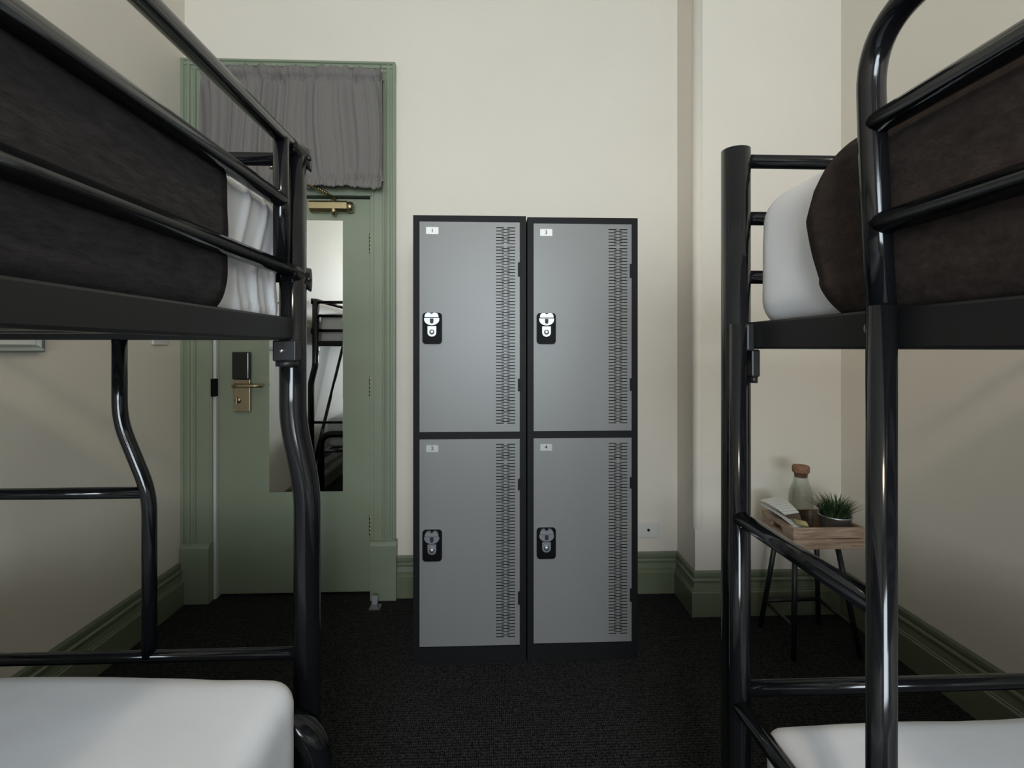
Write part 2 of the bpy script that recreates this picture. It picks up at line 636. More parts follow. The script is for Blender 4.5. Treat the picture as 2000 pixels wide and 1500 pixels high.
# ---- the door
DY = 2.478                       # its face
door = struct('door_1', box(N(), (DX0 + .014, DY, 0.014), (DX1 - .018, DY + .04, 2.017), .002), 'green', 'plain sage green door with long mirror and bronze lock', 'door')
for z in (1.79, 1.063, 0.355):
    bm = N()
    hx = DX1 - .0165
    for k in range(5):
        lathe(bm, [(.001, 0), (.0062, .0005), (.0062, .019), (.001, .0195)], (hx, DY - .006, z - .05 + k * .02), 12)
    lathe(bm, [(.001, 0), (.004, .003), (.004, .006), (.001, .009)], (hx, DY - .006, z + .05), 10)
    obj('hinge', bm, 'brass', door)
lk = obj('door_lock', box(N(), (-1.309, DY - .020, .937), (-1.227, DY, 1.100), .003), 'bronze', door, 'bronze lock plate with lever under a black card reader')
obj('card_reader', box(N(), (-1.309, DY - .034, 1.101), (-1.227, DY, 1.238), .005), 'reader', lk, 'black card reader')
bm = N()
lathe(bm, [(.004, 0), (.013, .0), (.013, .03), (.011, .045), (.004, .046)], (-1.285, DY - .018, 1.070), 20, 'Y')
tube(bm, bend([(-1.287, DY - .058, 1.070), (-1.24, DY - .062, 1.070), (-1.178, DY - .060, 1.070), (-1.160, DY - .036, 1.068)], .016), .0095, 14)
obj('lever', bm, 'bronze', lk)
bm = N()
lathe(bm, [(.004, 0), (.015, .0), (.015, .008), (.004, .009)], (-1.284, DY - .019, .996), 20, 'Y')
box(bm, (-1.288, DY - .042, .980), (-1.280, DY - .025, 1.012), .002)
obj('thumb_turn', bm, 'bronze', lk)
bm = N()
for x in (-1.300, -1.236):
    lathe(bm, [(.0005, 0), (.004, .0), (.0035, .002), (.0005, .0025)], (x, DY - .0195, .948), 10, 'Y')
obj('screw', bm, 'steel', lk)

mir = obj('mirror', box(N(), (-1.139, DY - .005, .529), (-.770, DY, 1.907), .001), 'mirror')
tag(mir, 'tall frameless mirror fixed on the green door', 'mirror')

# ---- door closer
dc = thing('door_closer', 'brass door closer with folding arm at door top', 'door closer', (-.82, DY, 1.968))
bm = N()
prism(bm, [(DY, 1.942), (DY - .030, 1.942), (DY - .050, 1.955), (DY - .052, 1.985), (DY - .046, 1.994), (DY, 1.994)], -.925, -.738, 'YZ')
obj('body', bm, 'brass', dc)
bm = N()
lathe(bm, [(.006, 0), (.024, .0), (.027, .006), (.027, .018), (.022, .026), (.006, .027)], (-.738, DY - .027, 1.968), 22, 'X')
obj('end_cap', bm, 'brass', dc)
bm = N()
lathe(bm, [(.004, 0), (.010, 0), (.010, .012), (.014, .014), (.014, .02), (.014, .070), (.011, .075), (.011, .092), (.004, .093)], (-.806, DY - .036, 1.924), 18)
obj('spindle', bm, 'brass', dc)
bm = N()
a0, a1, a2 = Vector((-.806, DY - .036, 2.016)), Vector((-1.02, DY - .24, 2.085)), Vector((-1.00, YB - .01, 2.092))
tube(bm, [a0, a1], .0055, 10)
obj('arm', bm, 'brass', dc)
bm = N()
tube(bm, [a1 + Vector((0, 0, .008)), a2], .005, 10)
lathe(bm, [(.002, 0), (.010, 0), (.010, .022), (.002, .023)], a1 - Vector((0, 0, .008)), 14)
box(bm, (-1.03, YB - .02, 2.075), (-.97, YB - .0065, 2.105), .003)
obj('forearm', bm, 'brass', dc)
bm = N()
p = a0.lerp(a1, .30)
for k in range(5):
    q = a0.lerp(a1, .12 + .035 * k)
    lathe(bm, [(.001, 0), (.007, .001), (.007, .010), (.001, .011)], q + Vector((0, 0, -.001)), 8)
obj('arm_adjuster', bm, 'brass', dc)

# ---- gathered curtain over the transom
cur = thing('curtain', 'grey gathered curtain covering the transom over the door', 'curtain', (-.99, YB - .06, 2.04))
CX0, CX1 = -1.424, -.548
def pleat(x):
    n1 = noise.noise(Vector((x * 21, 3.1, 0)))
    n2 = noise.noise(Vector((x * 52, 7.7, 0)))
    return 0.040 * n1 + 0.012 * n2 + 0.001 * math.sin(x * 95 + 3 * math.sin(x * 11))
bm = N()
NX, NZ = 420, 60
zt, zb = 2.626, 2.046
g = []
for j in range(NZ + 1):
    t = j / NZ
    row = []
    for i in range(NX + 1):
        x = CX0 + (CX1 - CX0) * i / NX
        z = zt + (zb - zt) * t
        # gathers: tight at the two rods (t .085 and .925), loose between; frills beyond the rods
        d = min(abs(t - .085), abs(t - .925))
        amp = 0.45 + 0.55 * min(1, d / .12)
        k = 1.0 if .085 < t < .925 else 0.0
        xs = x + 0.014 * math.sin(t * 4 + x * 7) * k
        y = pleat(xs) * amp
        pinch = math.exp(-(d / .016) ** 2)
        near = math.exp(-(d / .055) ** 2)
        clump = max(0.1, min(1.0, .45 + 1.9 * noise.noise(Vector((x * 10 + 4, 0, 1)))))
        ruck = noise.noise(Vector((x * 85, t * 3, 2)))
        y += .020 * near * clump * ruck + .012 * pinch * (.4 + clump)
        if not k:
            y += .012 * noise.noise(Vector((x * 48, t * 5, 5))) - .010 * min(1, d / .03)
        if t > .93:
            q = (t - .93) / .07
            z += q * (.016 * noise.noise(Vector((x * 26, 3, 0))) + .008 * noise.noise(Vector((x * 70, 9, 0))) - .05 * max(0, x + .75))
        if t < .08:
            z += (.012 * noise.noise(Vector((x * 45, 0, 0))) + .008 * noise.noise(Vector((x * 110, 0, 0)))) * (.08 - t) / .08
        row.append(bm.verts.new((x, YB - .078 + y, z)))
    g.append(row)
for j in range(NZ):
    for i in range(NX):
        f = bm.faces.new((g[j][i], g[j][i + 1], g[j + 1][i + 1], g[j + 1][i]))
        f.smooth = True
cl = obj('cloth', bm, 'curtain', cur)
sol = cl.modifiers.new('thickness', 'SOLIDIFY')
sol.thickness = .0015
for z in (2.593, 2.091):
    bm = N()
    tube(bm, [(CX0, YB - .042, z), (CX1, YB - .042, z)], .003, 10)
    for x in (CX0 + .012, CX1 - .012):
        box(bm, (x - .004, YB - .045, z - .004), (x + .004, YB - .02, z + .004))
    obj('curtain_wire', bm, 'steel', cur)

# ---- door stop on the carpet
ds = thing('door_stop', 'small chrome door stop on the carpet by the plinth', 'door stop', (-.577, 2.348, 0))
bm = N()
prism(bm, [(2.325, 0), (2.372, 0), (2.372, .006), (2.325, .004)], -.602, -.55, 'YZ')
obj('base', bm, 'chrome', ds)
bm = N()
prism(bm, [(2.338, .005), (2.362, .005), (2.362, .052), (2.356, .058), (2.350, .056), (2.340, .02)], -.592, -.565, 'YZ')
obj('post', bm, 'chrome', ds)

# ---- wall plate, light switch, picture
wp = thing('wall_plate', 'blank cream wall plate above skirting right of lockers', 'wall plate', (.79, YB, .32))
obj('plate', box(N(), (.733, YB - .011, .282), (.849, YB, .357), .003), 'plastic', wp)
bm = N()
lathe(bm, [(.002, 0), (.0075, 0), (.0065, .004), (.002, .0045)], (.793, YB - .0105, .321), 18, 'Y')
obj('socket', bm, 'hole', wp)
sw = thing('light_switch', 'white light switch on left wall beside the door frame', 'light switch', (XL, 2.27, 1.33))
obj('plate', box(N(), (XL, 2.222, 1.272), (XL + .010, 2.318, 1.388), .003), 'plastic', sw)
obj('rocker', box(N(), (XL + .009, 2.252, 1.31), (XL + .016, 2.288, 1.35), .002), 'plastic', sw)
pf = thing('picture_frame', 'silver framed notice hung on left wall behind the bunk', 'picture', (XL, 1.5, 1.24))
PY0, PY1, PZ0, PZ1 = 1.16, 1.690, 1.243, 1.60
fw = .026
bm = N()
fp = [(0, 0), (.018, 0), (.024, .006), (.022, .016), (.012, .026), (0, .026)]   # (out, inwards)
for k, (a, b) in enumerate((((PY0, PZ0), (PY1, PZ0)), ((PY1, PZ0), (PY1, PZ1)), ((PY1, PZ1), (PY0, PZ1)), ((PY0, PZ1), (PY0, PZ0)))):
    A, B = Vector(a), Vector(b)
    d = (B - A).normalized()
    nrm = Vector((-d.y, d.x))
    ra = [bm.verts.new((XL + o, *(A + nrm * q + d * q))) for o, q in fp]
    rbv = [bm.verts.new((XL + o, *(B + nrm * q - d * q))) for o, q in fp]
    for i in range(len(fp)):
        bm.faces.new((ra[i], ra[(i + 1) % len(fp)], rbv[(i + 1) % len(fp)], rbv[i]))
obj('frame', bm, 'silverframe', pf)
obj('mount', box(N(), (XL + .001, PY0 + .02, PZ0 + .02), (XL + .010, PY1 - .02, PZ1 - .02)), 'mount', pf)

# ---------------------------------------------------------------- lockers


def locker(x0, yf, w, h, nums, label, first):
    t = thing('locker', label, 'locker', (x0 + w / 2, yf + .225, 0), 'steel lockers against the door wall')
    d = .45
    fr, fz = .025, .025
    zs = ((.9235, h - fz), (.0705, .8945))
    bm = N()
    sk = .012
    box(bm, (x0, yf, .0), (x0 + sk, yf + d, h))                      # sides
    box(bm, (x0 + w - sk, yf, .0), (x0 + w, yf + d, h))
    box(bm, (x0 + sk, yf + d - .01, 0), (x0 + w - sk, yf + d, h))    # back
    box(bm, (x0 + sk, yf, h - .02), (x0 + w - sk, yf + d - .01, h))  # top
    box(bm, (x0 + sk, yf, .0), (x0 + w - sk, yf + d - .01, .068))    # plinth
    box(bm, (x0 + fr - .001, yf + .0004, .896), (x0 + w - fr + .001, yf + d - .01, .922))  # middle shelf and rail
    box(bm, (x0 + sk, yf, .068), (x0 + fr - .001, yf + .03, h - .02))
    box(bm, (x0 + w - fr + .001, yf, .068), (x0 + w - sk, yf + .03, h - .02))
    box(bm, (x0 + fr - .001, yf, h - fz + .001), (x0 + w - fr + .001, yf + .03, h - .02))
    obj('body', bm, 'locker_body', t)
    for (z0, z1), num in zip(zs, nums):
        dx0, dx1 = x0 + fr, x0 + w - fr
        # the door face is a grid with real slots left open
        X = [x0 + v for v in (.3290, .3425, .3455, .3500 - .0005, .3580 - .0005, .3860)]
        s = lambda px: x0 + .3285 + (px - 908) * .0765 / 184
        L0, L1, C0, C1, R0, R1 = s(908), s(985), s(962), s(1040), s(1015), s(1092)
        xs = sorted([dx0, L0, L1, C0, C1, R0, R1, dx1])
        step, sh = .0128, .0034
        top, bot = z1 - .022, z0 + .022
        nrow = int((top - bot) / step)
        sl = []
        for r_ in range(nrow + 1):
            zc = top - r_ * step
            sl.append((zc - sh / 2, zc + sh / 2, ((L0, L1), (R0, R1))))
            if r_ < nrow and r_ != 5:
                zc2 = zc - step / 2
                sl.append((zc2 - sh / 2 + .0002, zc2 + sh / 2 - .0002, ((C0, C1),)))
        zz = sorted({z0, z1} | {a for a, b, c_ in sl} | {b for a, b, c_ in sl})
        bm = N()
        vg = {}
        yd = yf + .001
        def V(x, z, y=yd):
            k = (round(x, 6), round(z, 6), round(y, 6))
            if k not in vg:
                vg[k] = bm.verts.new((x, y, z))
            return vg[k]
        for a, b in zip(zz[:-1], zz[1:]):
            zm = (a + b) / 2
            holes = [c_ for lo, hi, c_ in sl if lo < zm < hi]
            holes = holes[0] if holes else ()
            for xa, xb in zip(xs[:-1], xs[1:]):
                xm = (xa + xb) / 2
                if any(h0 < xm < h1 for h0, h1 in holes):
                    continue
                bm.faces.new((V(xa, a), V(xb, a), V(xb, b), V(xa, b)))
        # returned edges of the pressed door
        e = .018
        for pa, pb in (((dx0, z0), (dx1, z0)), ((dx1, z0), (dx1, z1)), ((dx1, z1), (dx0, z1)), ((dx0, z1), (dx0, z0))):
            v = [bm.verts.new((pa[0], yd, pa[1])), bm.verts.new((pb[0], yd, pb[1])), bm.verts.new((pb[0], yd + e, pb[1])), bm.verts.new((pa[0], yd + e, pa[1]))]
            bm.faces.new(v)
        dr = obj('door', bm, 'silver', t)
        # number plate
        zp = z1 - .036
        bmn = box(N(), (x0 + .0505, yd - .0012, zp - .0145), (x0 + .1005, yd + .0003, zp + .0145), .003, 2)
        up = num in '13'
        np_ = obj('number_plate', bmn, 'sticker' if up else 'stickergrey', dr)
        letters('number', num, .021, (x0 + .0755, yd - .0014, zp), 'ink', np_, .0003)
        # handle and latch
        cz = z0 + (.412 if up else .4035)
        cx = x0 + .0755
        bml = N()
        pl = []
        hw, hh, rr = .0385, .0625, .014
        for ax, az, a0_ in ((1, 1, 0), (-1, 1, 90), (-1, -1, 180), (1, -1, 270)):
            for k in range(7):
                a = R(a0_ + 15 * k)
                pl.append((cx + ax * (hw - rr) + rr * math.cos(a), cz + az * (hh - rr) + rr * math.sin(a)))
        prism(bml, pl, yd - .006, yd + .004, 'XZ')
        pl2 = [(cx + (a - cx) * .80, cz + .004 + (b - cz) * .86) for a, b in pl]
        prism(bml, pl2, yd - .009, yd - .005, 'XZ')
        lock = obj('latch', bml, 'lockblack', dr, 'black latch plate with chrome hasp')
        # chrome hasp: a domed cap with a finger notch and a bowl under it
        bmh = N()
        cap = [(-.0270, .043), (-.0268, .049), (-.0245, .0555), (-.0195, .0600), (-.012, .0612), (-.0065, .0605), (-.0045, .0575), (0, .0560)]
        cap += [(-x, z) for x, z in cap[-2::-1]]
        prism(bmh, [(cx + a, cz + b) for a, b in cap], yd - .024, yd - .008, 'XZ')
        bowl = [(.0295, .0400), (-.0295, .0400), (-.0300, .0365)] + [(-.0295 * math.cos(R(a)), .0345 - .0225 * math.sin(R(a))) for a in range(10, 180, 16)]
        prism(bmh, [(cx + a, cz + b) for a, b in bowl], yd - .019, yd - .008, 'XZ')
        obj('hasp', bmh, 'chrome', lock)
        bmh = N()
        prism(bmh, [(cx + a, cz + b) for a, b in ((-.007, .0385), (-.007, .024), (-.004, .0185), (.004, .0185), (.007, .024), (.007, .0385))], yd - .0205, yd - .018, 'XZ')
        obj('keyhole', bmh, 'hole', lock)
        bmh = N()
        tong = [(.0172, .0085), (-.0172, .0085), (-.0172, -.018)] + [(-.0172 * math.cos(R(a)), -.018 - .015 * math.sin(R(a))) for a in (30, 60, 90, 120, 150)] + [(.0172, -.018)]
        prism(bmh, [(cx + a, cz + b) for a, b in tong], yd - .014, yd - .008, 'XZ')
        lathe(bmh, [(.003, 0), (.0105, 0), (.0095, .008), (.0075, .010), (.003, .0105)], (cx, yd - .013, cz - .0145), 20, 'Y')
        obj('key_barrel', bmh, 'chrome', lock)
        for hz in ((z1 - .160, z1 - .217), (z0 + .212, z0 + .161)) if up else ((z1 - .159, z1 - .205), (z0 + .214, z0 + .162)):
            obj('hinge', box(N(), (dx1 - .0075, yd - .004, hz[1]), (dx1 + .005, yd + .0005, hz[0]), .001), 'locker_body', dr)
    return t


locker(-.322, 1.918, .4485, 1.785, '12', 'left steel locker with grey doors marked 1 and 2', True)
locker(.1325, 1.924, .4475, 1.783, '34', 'right steel locker with grey doors marked 3 and 4', False)

# ---------------------------------------------------------------- bunk beds


def bolt(bm, c, r, axis):
    lathe(bm, [(.001, -.004), (r, -.004), (r, .002), (r * .75, .0045), (.001, .005)], c, 14, axis)


# ---- left bunk
LB = thing('bunk_bed', 'black tubular steel bunk bed along the left wall', 'bunk bed', (-.93, 0, 0), 'black steel bunk beds')
LY1, LY0 = .97, -1.02
kz1, kz0 = 1.115, .972
posts = {'in': (-.400, -.372), 'out': (-1.46, -1.495)}
for y in (LY1, LY0):
    for xu, xd in posts.values():
        bm = N()
        tube(bm, bend([(xu, y, 1.645), (xu, y, kz1), (xd, y, kz0), (xd, y, 0)], .035, 8), .0252, 28)
        obj('post', bm, 'black', LB)
for y in (LY1, LY0):
    for z in (1.632, 1.52, 1.40):
        obj('end_rail', tube(N(), [(-1.46, y, z), (-.40, y, z)], .0128), 'black', LB)
    obj('end_rail', tube(N(), [(-1.495, y, .651), (-.372, y, .651)], .0115), 'black', LB)
    for xu, xd in ((-.735, -.678), (-1.125, -1.182)):
        obj('end_upright', tube(N(), bend([(xu, y, 1.275), (xu, y, kz1), (xd, y, kz0), (xd, y, .651)], .04), .0128), 'black', LB)
    obj('end_rail', tube(N(), [(-1.182, y, .973), (-.678, y, .973)], .0112), 'black', LB)
    obj('base_beam', box(N(), (-1.45, y - .012, 1.273), (-.41, y + .012, 1.316), .003), 'rail', LB)
for x0, x1 in ((-.416, -.391), (-1.472, -1.447)):
    obj('side_rail', box(N(), (x0, LY0 + .01, 1.273), (x1, LY1 - .013, 1.316), .004), 'rail', LB)
for k in range(14):
    y = -.93 + k * .138
    obj('slat', box(N(), (-1.448, y - .03, 1.283), (-.415, y + .03, 1.293)), 'rail', LB)
for y in (LY1, LY0):
    for x in (-.40, -1.46):
        s = 1 if x > -1 else -1
        yy = y - .026 if y > 0 else y + .026
        bm = N()
        box(bm, (x - .022, yy - .016, 1.232), (x + .022, yy + .016, 1.272), .003)
        lathe(bm, [(.015, 0), (.021, 0), (.021, .010), (.015, .010)], (x, yy, 1.222), 18)
        b = obj('bracket', bm, 'rail', LB)
        bm = N()
        bolt(bm, (x - .003, yy - .017 if y > 0 else yy + .017, 1.252), .0045, 'Y')
        obj('bolt', bm, 'steel', b)
# guard on the room side, flattened ends bolted to the posts
for sx in (-.395, -1.465):
    rails = [(1.650, 'guard_rail'), (1.530, 'guard_rail'), (1.407, 'guard_rail')]
    for z, nm in rails:
        ends = (LY0 + .11, .906) if z == 1.530 else (LY0 + .055, LY1 - .035)
        g = obj(nm, tube(N(), [(sx, ends[0], z), (sx, ends[1], z)], .0142), 'black', LB)
        if z != 1.530:
            for yy, dy in ((ends[1], 1), (ends[0], -1)):
                s = 1 if sx > -1 else -1
                bm = N()
                # flattened tab: tapers from the tube to a plate on the post
                rings = []
                for k in range(7):
                    t = k / 6
                    hh = .0142 + .010 * t
                    th = .0142 * (1 - t) + .003 * t
                    xx = sx + s * (.0 + .022 * t)
                    yk = yy + dy * .056 * t
                    zk = z - .012 * t
                    rings.append([bm.verts.new((xx + th * math.cos(a), yk, zk + hh * math.sin(a))) for a in [2 * math.pi * q / 14 for q in range(14)]])
                for k in range(6):
                    for q in range(14):
                        f = bm.faces.new((rings[k][q], rings[k][(q + 1) % 14], rings[k + 1][(q + 1) % 14], rings[k + 1][q]))
                        f.smooth = True
                bm.faces.new(rings[0])
                bm.faces.new(rings[-1])
                obj('flange', bm, 'black', g)
                bm = N()
                bolt(bm, (sx + s * .0225, yy + dy * .044, z - .012), .0055, 'X')
                obj('bolt', bm, 'rail', g)
    for y in (.906, -.02, LY0 + .11):
        obj('guard_upright', tube(N(), [(sx, y, 1.648), (sx, y, 1.408)], .0142), 'black', LB)
# slanting brace on the wall side, seen in the mirror
obj('brace', tube(N(), [(-1.490, .93, .28), (-1.462, .25, 1.275)], .014), 'black', LB)
# hoop ends and base of the lower bed
for y in (.93, -1.07):
    obj('hoop', tube(N(), bend([(-.337, y, 0), (-.337, y, .548), (-1.43, y, .548), (-1.43, y, 0)], .10, 10), .0275, 24), 'black', LB)
for x in (-.345, -1.425):
    obj('lower_side_rail', box(N(), (x - .012, -1.05, .34), (x + .012, .91, .40), .004), 'rail', LB)
for k in range(10):
    y = -.95 + k * .2
    obj('lower_slat', box(N(), (-1.415, y - .03, .385), (-.356, y + .03, .397)), 'rail', LB)


def folds(scale, amp, ymin, zlo=None):
    def f(p):
        if p.y < ymin:
            return 0
        w = min(1, (p.y - ymin) / .08)
        s = math.sin(p.y * scale + 3 * math.sin(p.z * 16 + p.x * 3) + p.z * 9)
        big = amp * w * (max(0, s) ** 3) * (.4 + .6 * noise.noise(Vector((p.x * 6, p.y * 9, p.z * 7))) + .3)
        low = max(0, min(1, (1.44 - p.z) / .10))       # finer creases where the sheet is tucked in
        q = math.sin(p.y * 210 + p.z * 60 + 4 * noise.noise(Vector((p.y * 12, p.z * 10, 3))))
        return big + .0032 * w * low * max(0, q) ** 2
    return f


m1 = obj('mattress', rbox(N(), (-1.43, -.98, 1.295), (-.416, .958, 1.540), .034, (20, 200, 40), .003, 6, 3, .008, folds(95, .006, .72)), 'sheet')
tag(m1, 'white sheeted mattress on the upper left bunk', 'mattress', 'mattresses on the bunks')
m2 = obj('mattress', rbox(N(), (-1.40, -1.02, .43), (-.352, .885, .668), .04, (40, 60, 16), .003, 3.5, 9, .034), 'sheet')
tag(m2, 'white sheeted mattress on the lower left bunk', 'mattress', 'mattresses on the bunks')


def blanket(name, lo, hi, r, yend, y0, m, th=.007, seed=0, wr=.003, drop=0.0):
    """a sheet laid over a mattress: follows its side, rounded edge and top, hangs on both sides"""
    lo, hi = Vector(lo), Vector(hi)
    prof = []
    n = 14
    for k in range(25):
        prof.append((hi.x, lo.z + r + (hi.z - r - lo.z - r) * k / 24))
    prof = [(hi.x - r + r * math.cos(a), lo.z + r + r * math.sin(a)) for a in [-math.pi / 2 * (1 - k / 16) for k in range(5, 16)]] + prof
    prof += [(hi.x - r + r * math.cos(a), hi.z - r + r * math.sin(a)) for a in [math.pi / 2 * k / n for k in range(1, n + 1)]]
    xm = (lo.x + hi.x) / 2
    prof += [(hi.x - r - (hi.x - lo.x - 2 * r) * k / 12, hi.z) for k in range(1, 12)]
    full = prof + []
    left = [(2 * xm - x, z) for x, z in prof[: 11 + 25 + n][::-1]]
    full += left
    bm = N()
    NT = 90
    rows = []
    L = len(full)
    for i, (x, z) in enumerate(full):
        row = []
        ye = yend(x, z)
        for j in range(NT + 1):
            t = j / NT
            y = y0 + (ye - y0) * t
            u = (x - lo.x) / (hi.x - lo.x) * 2 - 1
            v = (y - lo.y) / (hi.y - lo.y) * 2 - 1
            w = (z - lo.z) / (hi.z - lo.z)
            zz = z + .010 * (1 - u * u) * max(0, w)
            s = wr * noise.fractal(Vector((x * 5, y * 4, z * 6 + seed)), .8, 2, 3)
            nx = 1 if x > hi.x - 1e-4 else (-1 if x < lo.x + 1e-4 else 0)
            row.append(bm.verts.new((x + nx * s, y, zz + (s if nx == 0 else 0))))
        rows.append(row)
    for i in range(L - 1):
        for j in range(NT):
            f = bm.faces.new((rows[i][j], rows[i + 1][j], rows[i + 1][j + 1], rows[i][j + 1]))
            f.smooth = True
    o = obj(name, bm, m)
    s = o.modifiers.new('thickness', 'SOLIDIFY')
    s.thickness = th
    s.offset = 1 if True else 0
    return o


e = .009
b1 = blanket('blanket', (-1.43 - e, -.99, 1.300), (-.416 + e, .96, 1.540 + e), .045,
             lambda x, z: .735 - .03 * max(0, (1.37 - z) / .08) ** 1.5, -.96, 'fleece_l', seed=1)
tag(b1, 'charcoal fleece blanket over the upper left bunk mattress', 'blanket', 'fleece blankets on the upper bunks')

# ---- right bunk
RB = thing('bunk_bed', 'black steel bunk bed with ladder along the right wall', 'bunk bed', (.95, 0, 0), 'black steel bunk beds')
RY1, RY0 = .884, -1.10
for x in (.452, 1.47):
    for y in (RY1, RY0):
        obj('post', tube(N(), [(x, y, 0), (x, y, 1.627)], .0256, 28), 'black', RB)
for y in (RY1, RY0):
    for z in (1.607, 1.500, 1.390):
        obj('end_rail', tube(N(), [(.452, y, z), (1.47, y, z)], .0125), 'black', RB)
    obj('end_rail', tube(N(), [(.452, y, .619), (1.47, y, .619)], .0135), 'black', RB)
    obj('base_beam', box(N(), (.46, y - .012, 1.2555), (1.46, y + .012, 1.300), .003), 'rail', RB)
for x0, x1 in ((.4625, .4875), (1.445, 1.47)):
    obj('side_rail', box(N(), (x0, RY0 + .01, 1.2555), (x1, RY1 - .003, 1.3045), .004), 'rail', RB)
for k in range(14):
    y = -1.0 + k * .138
    obj('slat', box(N(), (.486, y - .03, 1.266), (1.446, y + .03, 1.276)), 'rail', RB)
# corner bracket under the far end of the rail
bm = N()
box(bm, (.449, .838, 1.252), (.4635, .868, 1.300), .003)
box(bm, (.462, .846, 1.205), (.478, .866, 1.2545), .003)
lathe(bm, [(.004, 0), (.007, 0), (.007, .012), (.004, .012)], (.470, .855, 1.194), 12)
bk = obj('bracket', bm, 'rail', RB)
bm = N()
bolt(bm, (.4485, .852, 1.279), .0085, 'X')
obj('bolt', bm, 'steel', bk)
# ladder
lad = obj('ladder', tube(N(), [(.447, .539, 0), (.447, .539, 1.306)], .0151, 22), 'black', RB, 'two-stile ladder at the foot end')
obj('stile', tube(N(), [(.437, .846, 0), (.437, .846, 1.300)], .0151, 22), 'black', lad)
for z in (.955, .620, .285):
    obj('rung', tube(N(), [(.437, .846, z), (.447, .539, z)], .0138), 'black', lad)
bm = N()
bolt(bm, (.4605, .570, 1.281), .008, 'X')
obj('bolt', bm, 'steel', lad)
# guard: stile runs up and bends into the top rail
gx = .441
obj('guard_hoop', tube(N(), bend([(.4470, .539, 1.300), (.4425, .546, 1.480), (gx, .549, 1.632), (gx, -.95, 1.632), (.447, -.955, 1.25)], .10, 12), .0146, 22), 'black', RB)
for z, x in ((1.517, .4425), (1.400, .4445)):
    obj('guard_rail', tube(N(), [(x, .546, z), (x, -.95, z)], .0135), 'black', RB)
obj('guard_rail', tube(N(), [(1.475, RY1, 1.6), (1.475, RY0, 1.6)], .0135), 'black', RB)
obj('guard_rail', tube(N(), [(1.475, RY1, 1.45), (1.475, RY0, 1.45)], .0135), 'black', RB)
obj('lower_side_rail', box(N(), (.465, RY0, .33), (.489, RY1, .39), .004), 'rail', RB)
obj('lower_side_rail', box(N(), (1.44, RY0, .33), (1.464, RY1, .39), .004), 'rail', RB)
for k in range(10):
    y = -1.0 + k * .19
    obj('lower_slat', box(N(), (.488, y - .03, .372), (1.441, y + .03, .385)), 'rail', RB)
m3 = obj('mattress', rbox(N(), (.472, -1.05, 1.285), (1.43, .868, 1.535), .058, (20, 90, 26), .004, 5, 21, .010), 'sheet')
tag(m3, 'white sheeted mattress on the upper right bunk', 'mattress', 'mattresses on the bunks')
m4 = obj('mattress', rbox(N(), (.458, -1.05, .388), (1.43, .812, .617), .03, (40, 60, 16), .003, 4, 33, .008), 'sheet')
tag(m4, 'white sheeted mattress on the lower right bunk', 'mattress', 'mattresses on the bunks')


def yend_r(x, z):
    # the hem slants: nearest the foot half-way up, drawn back at the bottom
    t = (z - 1.28) / .27
    return .622 + .066 * math.sin(min(1, max(0, t / .66)) * math.pi / 2) - .16 * max(0, t - .60)


b2 = blanket('blanket', (.472 - e, -1.05, 1.290), (1.43 + e, .868, 1.535 + e), .065, yend_r, -1.04, 'fleece_r', seed=5)
tag(b2, 'brown fleece blanket over the upper right bunk mattress', 'blanket', 'fleece blankets on the upper bunks')

# ---------------------------------------------------------------- corner table: stool with a crate on it
st = thing('stool', 'black metal legged stool in the corner under the pine crate', 'stool', (1.32, 2.0, 0))
feet = {(0, 0): ((1.205, 1.893), (1.225, 1.915)), (1, 0): ((1.482, 1.893), (1.400, 1.915)), (0, 1): ((1.200, 2.125), (1.225, 2.04)), (1, 1): ((1.475, 2.135), (1.400, 2.04))}
P3 = lambda k, z: Vector((feet[k][0][0] + (feet[k][1][0] - feet[k][0][0]) * z / .46, feet[k][0][1] + (feet[k][1][1] - feet[k][0][1]) * z / .46, z))
obj('seat', box(N(), (1.205, 1.905, .456), (1.415, 2.045, .470), .004), 'stool', st)
for k in feet:
    obj('leg', tube(N(), [P3(k, 0), P3(k, .458)], .0105, 14), 'stool', st)
for a, b in (((0, 0), (0, 1)), ((0, 1), (1, 1)), ((1, 1), (1, 0))):
    obj('stretcher', tube(N(), [P3(a, .13), P3(b, .13)], .0085, 12), 'stool', st)

tr = thing('crate', 'shallow pine crate with handle slots on the corner stool', 'crate', (1.307, 1.94, .4705))
TX0, TX1, TY0, TY1, TZ0, TZ1 = 1.165, 1.450, 1.830, 2.052, .4705, .554
tk = .011
obj('bottom', box(N(), (TX0 + tk, TY0 + tk, TZ0), (TX1 - tk, TY1 - tk, TZ0 + .008)), 'pine', tr)
for y in (TY0, TY1 - tk):
    for z0, z1 in ((TZ0, TZ0 + .040), (TZ0 + .0425, TZ1)):
        obj('slat', box(N(), (TX0, y, z0), (TX1, y + tk, z1), .0012), 'pine', tr)
ym = (TY0 + TY1) / 2
for x in (TX0, TX1 - tk):
    obj('slat', box(N(), (x, TY0 + tk, TZ0), (x + tk, TY1 - tk, TZ0 + .040), .0012), 'pine', tr)
    z0 = TZ0 + .0425
    pg = [(TY0 + tk, z0), (ym - .045, z0), (ym - .037, z0 + .012), (ym - .024, z0 + .021), (ym + .024, z0 + .021), (ym + .037, z0 + .012), (ym + .045, z0), (TY1 - tk, z0), (TY1 - tk, TZ1), (TY0 + tk, TZ1)]
    obj('handle_slat', prism(N(), pg, x, x + tk, 'YZ'), 'pine', tr)

